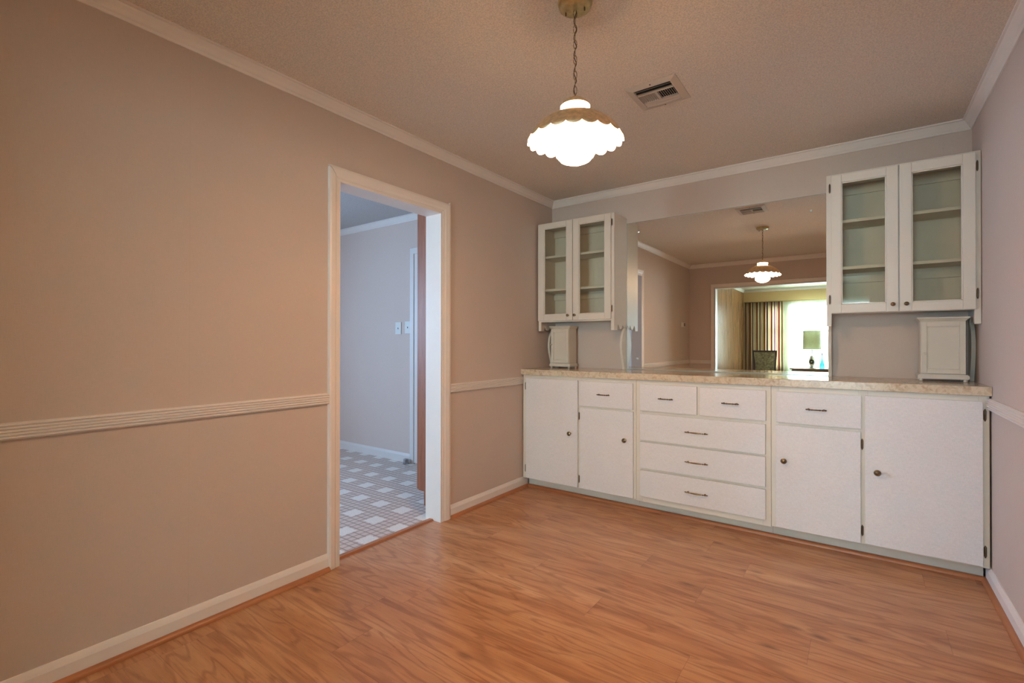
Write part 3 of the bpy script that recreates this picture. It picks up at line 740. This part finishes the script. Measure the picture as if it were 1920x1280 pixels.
# ------------------------------------------------------------------ living room seen in the mirror
def curtain(name, label, x0, x1, z0, z1, y, mat, folds, amp, n=None):
    nu = folds*10; pts = []
    for i in range(nu+1):
        u = i/nu; x = x0+(x1-x0)*u; row = []
        for jz in range(7):
            v = jz/6; z = z0+(z1-z0)*v
            a = amp*(1.1-.35*v)
            row.append((x+.006*math.sin(u*folds*5+v*2), y+a*math.sin(2*PI*folds*u+.5*math.sin(3*u*PI)+.25*math.sin(v*4)), z))
        pts.append(row)
    o = B().sheet(pts, .0015).obj(name, mat, smooth='all'); tag(o, label, 'curtain'); return o
YC = LY+.085
curtain('striped_curtain', 'long red and cream striped curtain in the living room', .045, .825, .02, 2.135, YC, 'stripes', 9, .022)
curtain('sheer_curtain', 'sheer white curtain over the bright living room window', .835, 2.75, .02, 2.130, YC-.012, 'sheer', 14, .012)
t = thing('curtain_rod', 'thin curtain rod over the living room window', 'curtain rod', (1.4, YC, 2.14))
B().tube([(.03, YC, 2.143), (2.85, YC, 2.143)], .008, 10).obj('rod', 'brass', t, smooth='all')
for xx in (.035, 2.845): B().tube([(xx, YC, 2.143), (xx, LY+.0005, 2.143)], .006, 8).obj('rod_bracket', 'brass', t, smooth='all')
# side table
t = thing('side_table', 'low brown table under the living room window', 'table', (1.55, -8.36, 0))
B().box(1.02, 2.20, -8.52, -8.14, .630, .655, .004, 2).obj('table_top', 'table', t)
B().box(1.06, 2.16, -8.49, -8.17, .560, .6295).obj('apron', 'table', t)
for xx in (1.08, 2.14):
    for yy in (-8.47, -8.19): B().lathe([(.014, .0005), (.020, .25), (.024, .5595)], (xx, yy, 0), 12).obj('leg', 'table', t, smooth=True)
# table lamp
lx, ly, tz = 1.415, -8.34, .6555
t = thing('table_lamp', 'table lamp with pale drum shade in front of the bright window', 'lamp', (lx, ly, tz))
B().lathe([(.075, tz), (.078, tz+.008), (.060, tz+.020), (.050, tz+.040), (.0001, tz+.042)], (lx, ly, 0), 28).obj('lamp_foot', 'steel', t, smooth=True)
B().lathe([(.028, tz+.042), (.046, tz+.070), (.062, tz+.120), (.058, tz+.180), (.036, tz+.230), (.040, tz+.262), (.016, tz+.270), (.0001, tz+.271)], (lx, ly, 0), 28).obj('ceramic_base', 'white_ceramic', t, smooth=True)
b = B()
for k in range(9):
    a = 2*PI*k/9; p0 = Vector((lx+.02*math.cos(a), ly+.063, tz+.14+.02*math.sin(a))); p1 = Vector((lx+.062*math.cos(a), ly+.066, tz+.14+.062*math.sin(a)))
    b.tube([p0, (p0+p1)/2+Vector((0, .006, 0)), p1], [.010, .013, .002], 6)
b.obj('leaf_decoration', 'leaf', t, smooth='all')
B().tube([(lx, ly, tz+.27), (lx, ly, tz+.70)], .011, 10).obj('lamp_stem', 'dbrass', t, smooth='all')
b = B(); r0, r1, z0, z1 = .172, .163, 1.052, 1.452
b.lathe([(r0, z0), (r1, z1), (r1-.003, z1), (r0-.003, z0)], (lx, ly, 0), 40, cap=False)
b.obj('lamp_shade', 'shade', t, smooth='all')
# bottle
t = thing('glass_bottle', 'tall blue glass bottle on the table beside the lamp', 'bottle', (1.60, -8.30, tz))
B().lathe([(.045, tz), (.050, tz+.01), (.048, tz+.06), (.036, tz+.12), (.022, tz+.18), (.014, tz+.22), (.013, tz+.27), (.016, tz+.275), (.0001, tz+.276)], (1.60, -8.30, 0), 24).obj('body', 'blue', t, smooth=True)
B().lathe([(.011, tz+.2765), (.016, tz+.29), (.018, tz+.31), (.010, tz+.33), (.0001, tz+.335)], (1.60, -8.30, 0), 16).obj('stopper', 'steel', t, smooth=True)
# chair
ch = thing('dining_chair', 'dark framed chair with tufted beige back in the living room', 'chair', (.74, -6.95, 0))
def cp_(x, y, z):   # chair local -> world with turn
    a = math.radians(-14); X, Y = x*math.cos(a)-y*math.sin(a), x*math.sin(a)+y*math.cos(a); return (.74+X, -6.95+Y, z)
def cpoly(name, mat, quads, par):
    b = B()
    for q in quads:   # 8 points
        v = [b.bm.verts.new(cp_(*p)) for p in q]
        for f in ((3, 2, 1, 0), (4, 5, 6, 7), (0, 1, 5, 4), (1, 2, 6, 5), (2, 3, 7, 6), (3, 0, 4, 7)): b.bm.faces.new([v[i] for i in f])
    return b.obj(name, mat, par)
def bx8(x0, x1, y0, y1, z0, z1, dx0=0, dx1=0, dy=0): return [(x0, y0, z0), (x1, y0, z0), (x1, y1, z0), (x0, y1, z0), (x0+dx0, y0+dy, z1), (x1+dx1, y0+dy, z1), (x1+dx1, y1+dy, z1), (x0+dx0, y1+dy, z1)]
for s_ in (-1, 1):
    cpoly('leg', 'chairwood', [bx8(s_*.175-.018, s_*.175+.018, -.22, -.185, 0, .44)], ch)
    cpoly('leg', 'chairwood', [bx8(s_*.19-.018, s_*.19+.018, .185, .22, 0, .42)], ch)
cpoly('seat_frame', 'chairwood', [bx8(-.215, .215, -.22, .225, .42, .455)], ch)
cpoly('seat', 'tuft', [bx8(-.205, .205, -.19, .215, .455, .505)], ch)
cpoly('back_frame', 'chairwood', [bx8(-.190, -.160, -.22, -.19, .44, 1.02, -.030, -.030, -.07), bx8(.160, .190, -.22, -.19, .44, 1.02, .030, .030, -.07), bx8(-.222, .222, -.29, -.26, 1.005, 1.040, 0, 0, -.004), bx8(-.165, .165, -.222, -.195, .54, .575)], ch)
cpoly('backrest', 'tuft', [bx8(-.160, .160, -.215, -.180, .575, 1.005, -.022, .022, -.052)], ch)
vent('small vent on the living room ceiling', 1.45, 1.75, -7.6, -7.45)
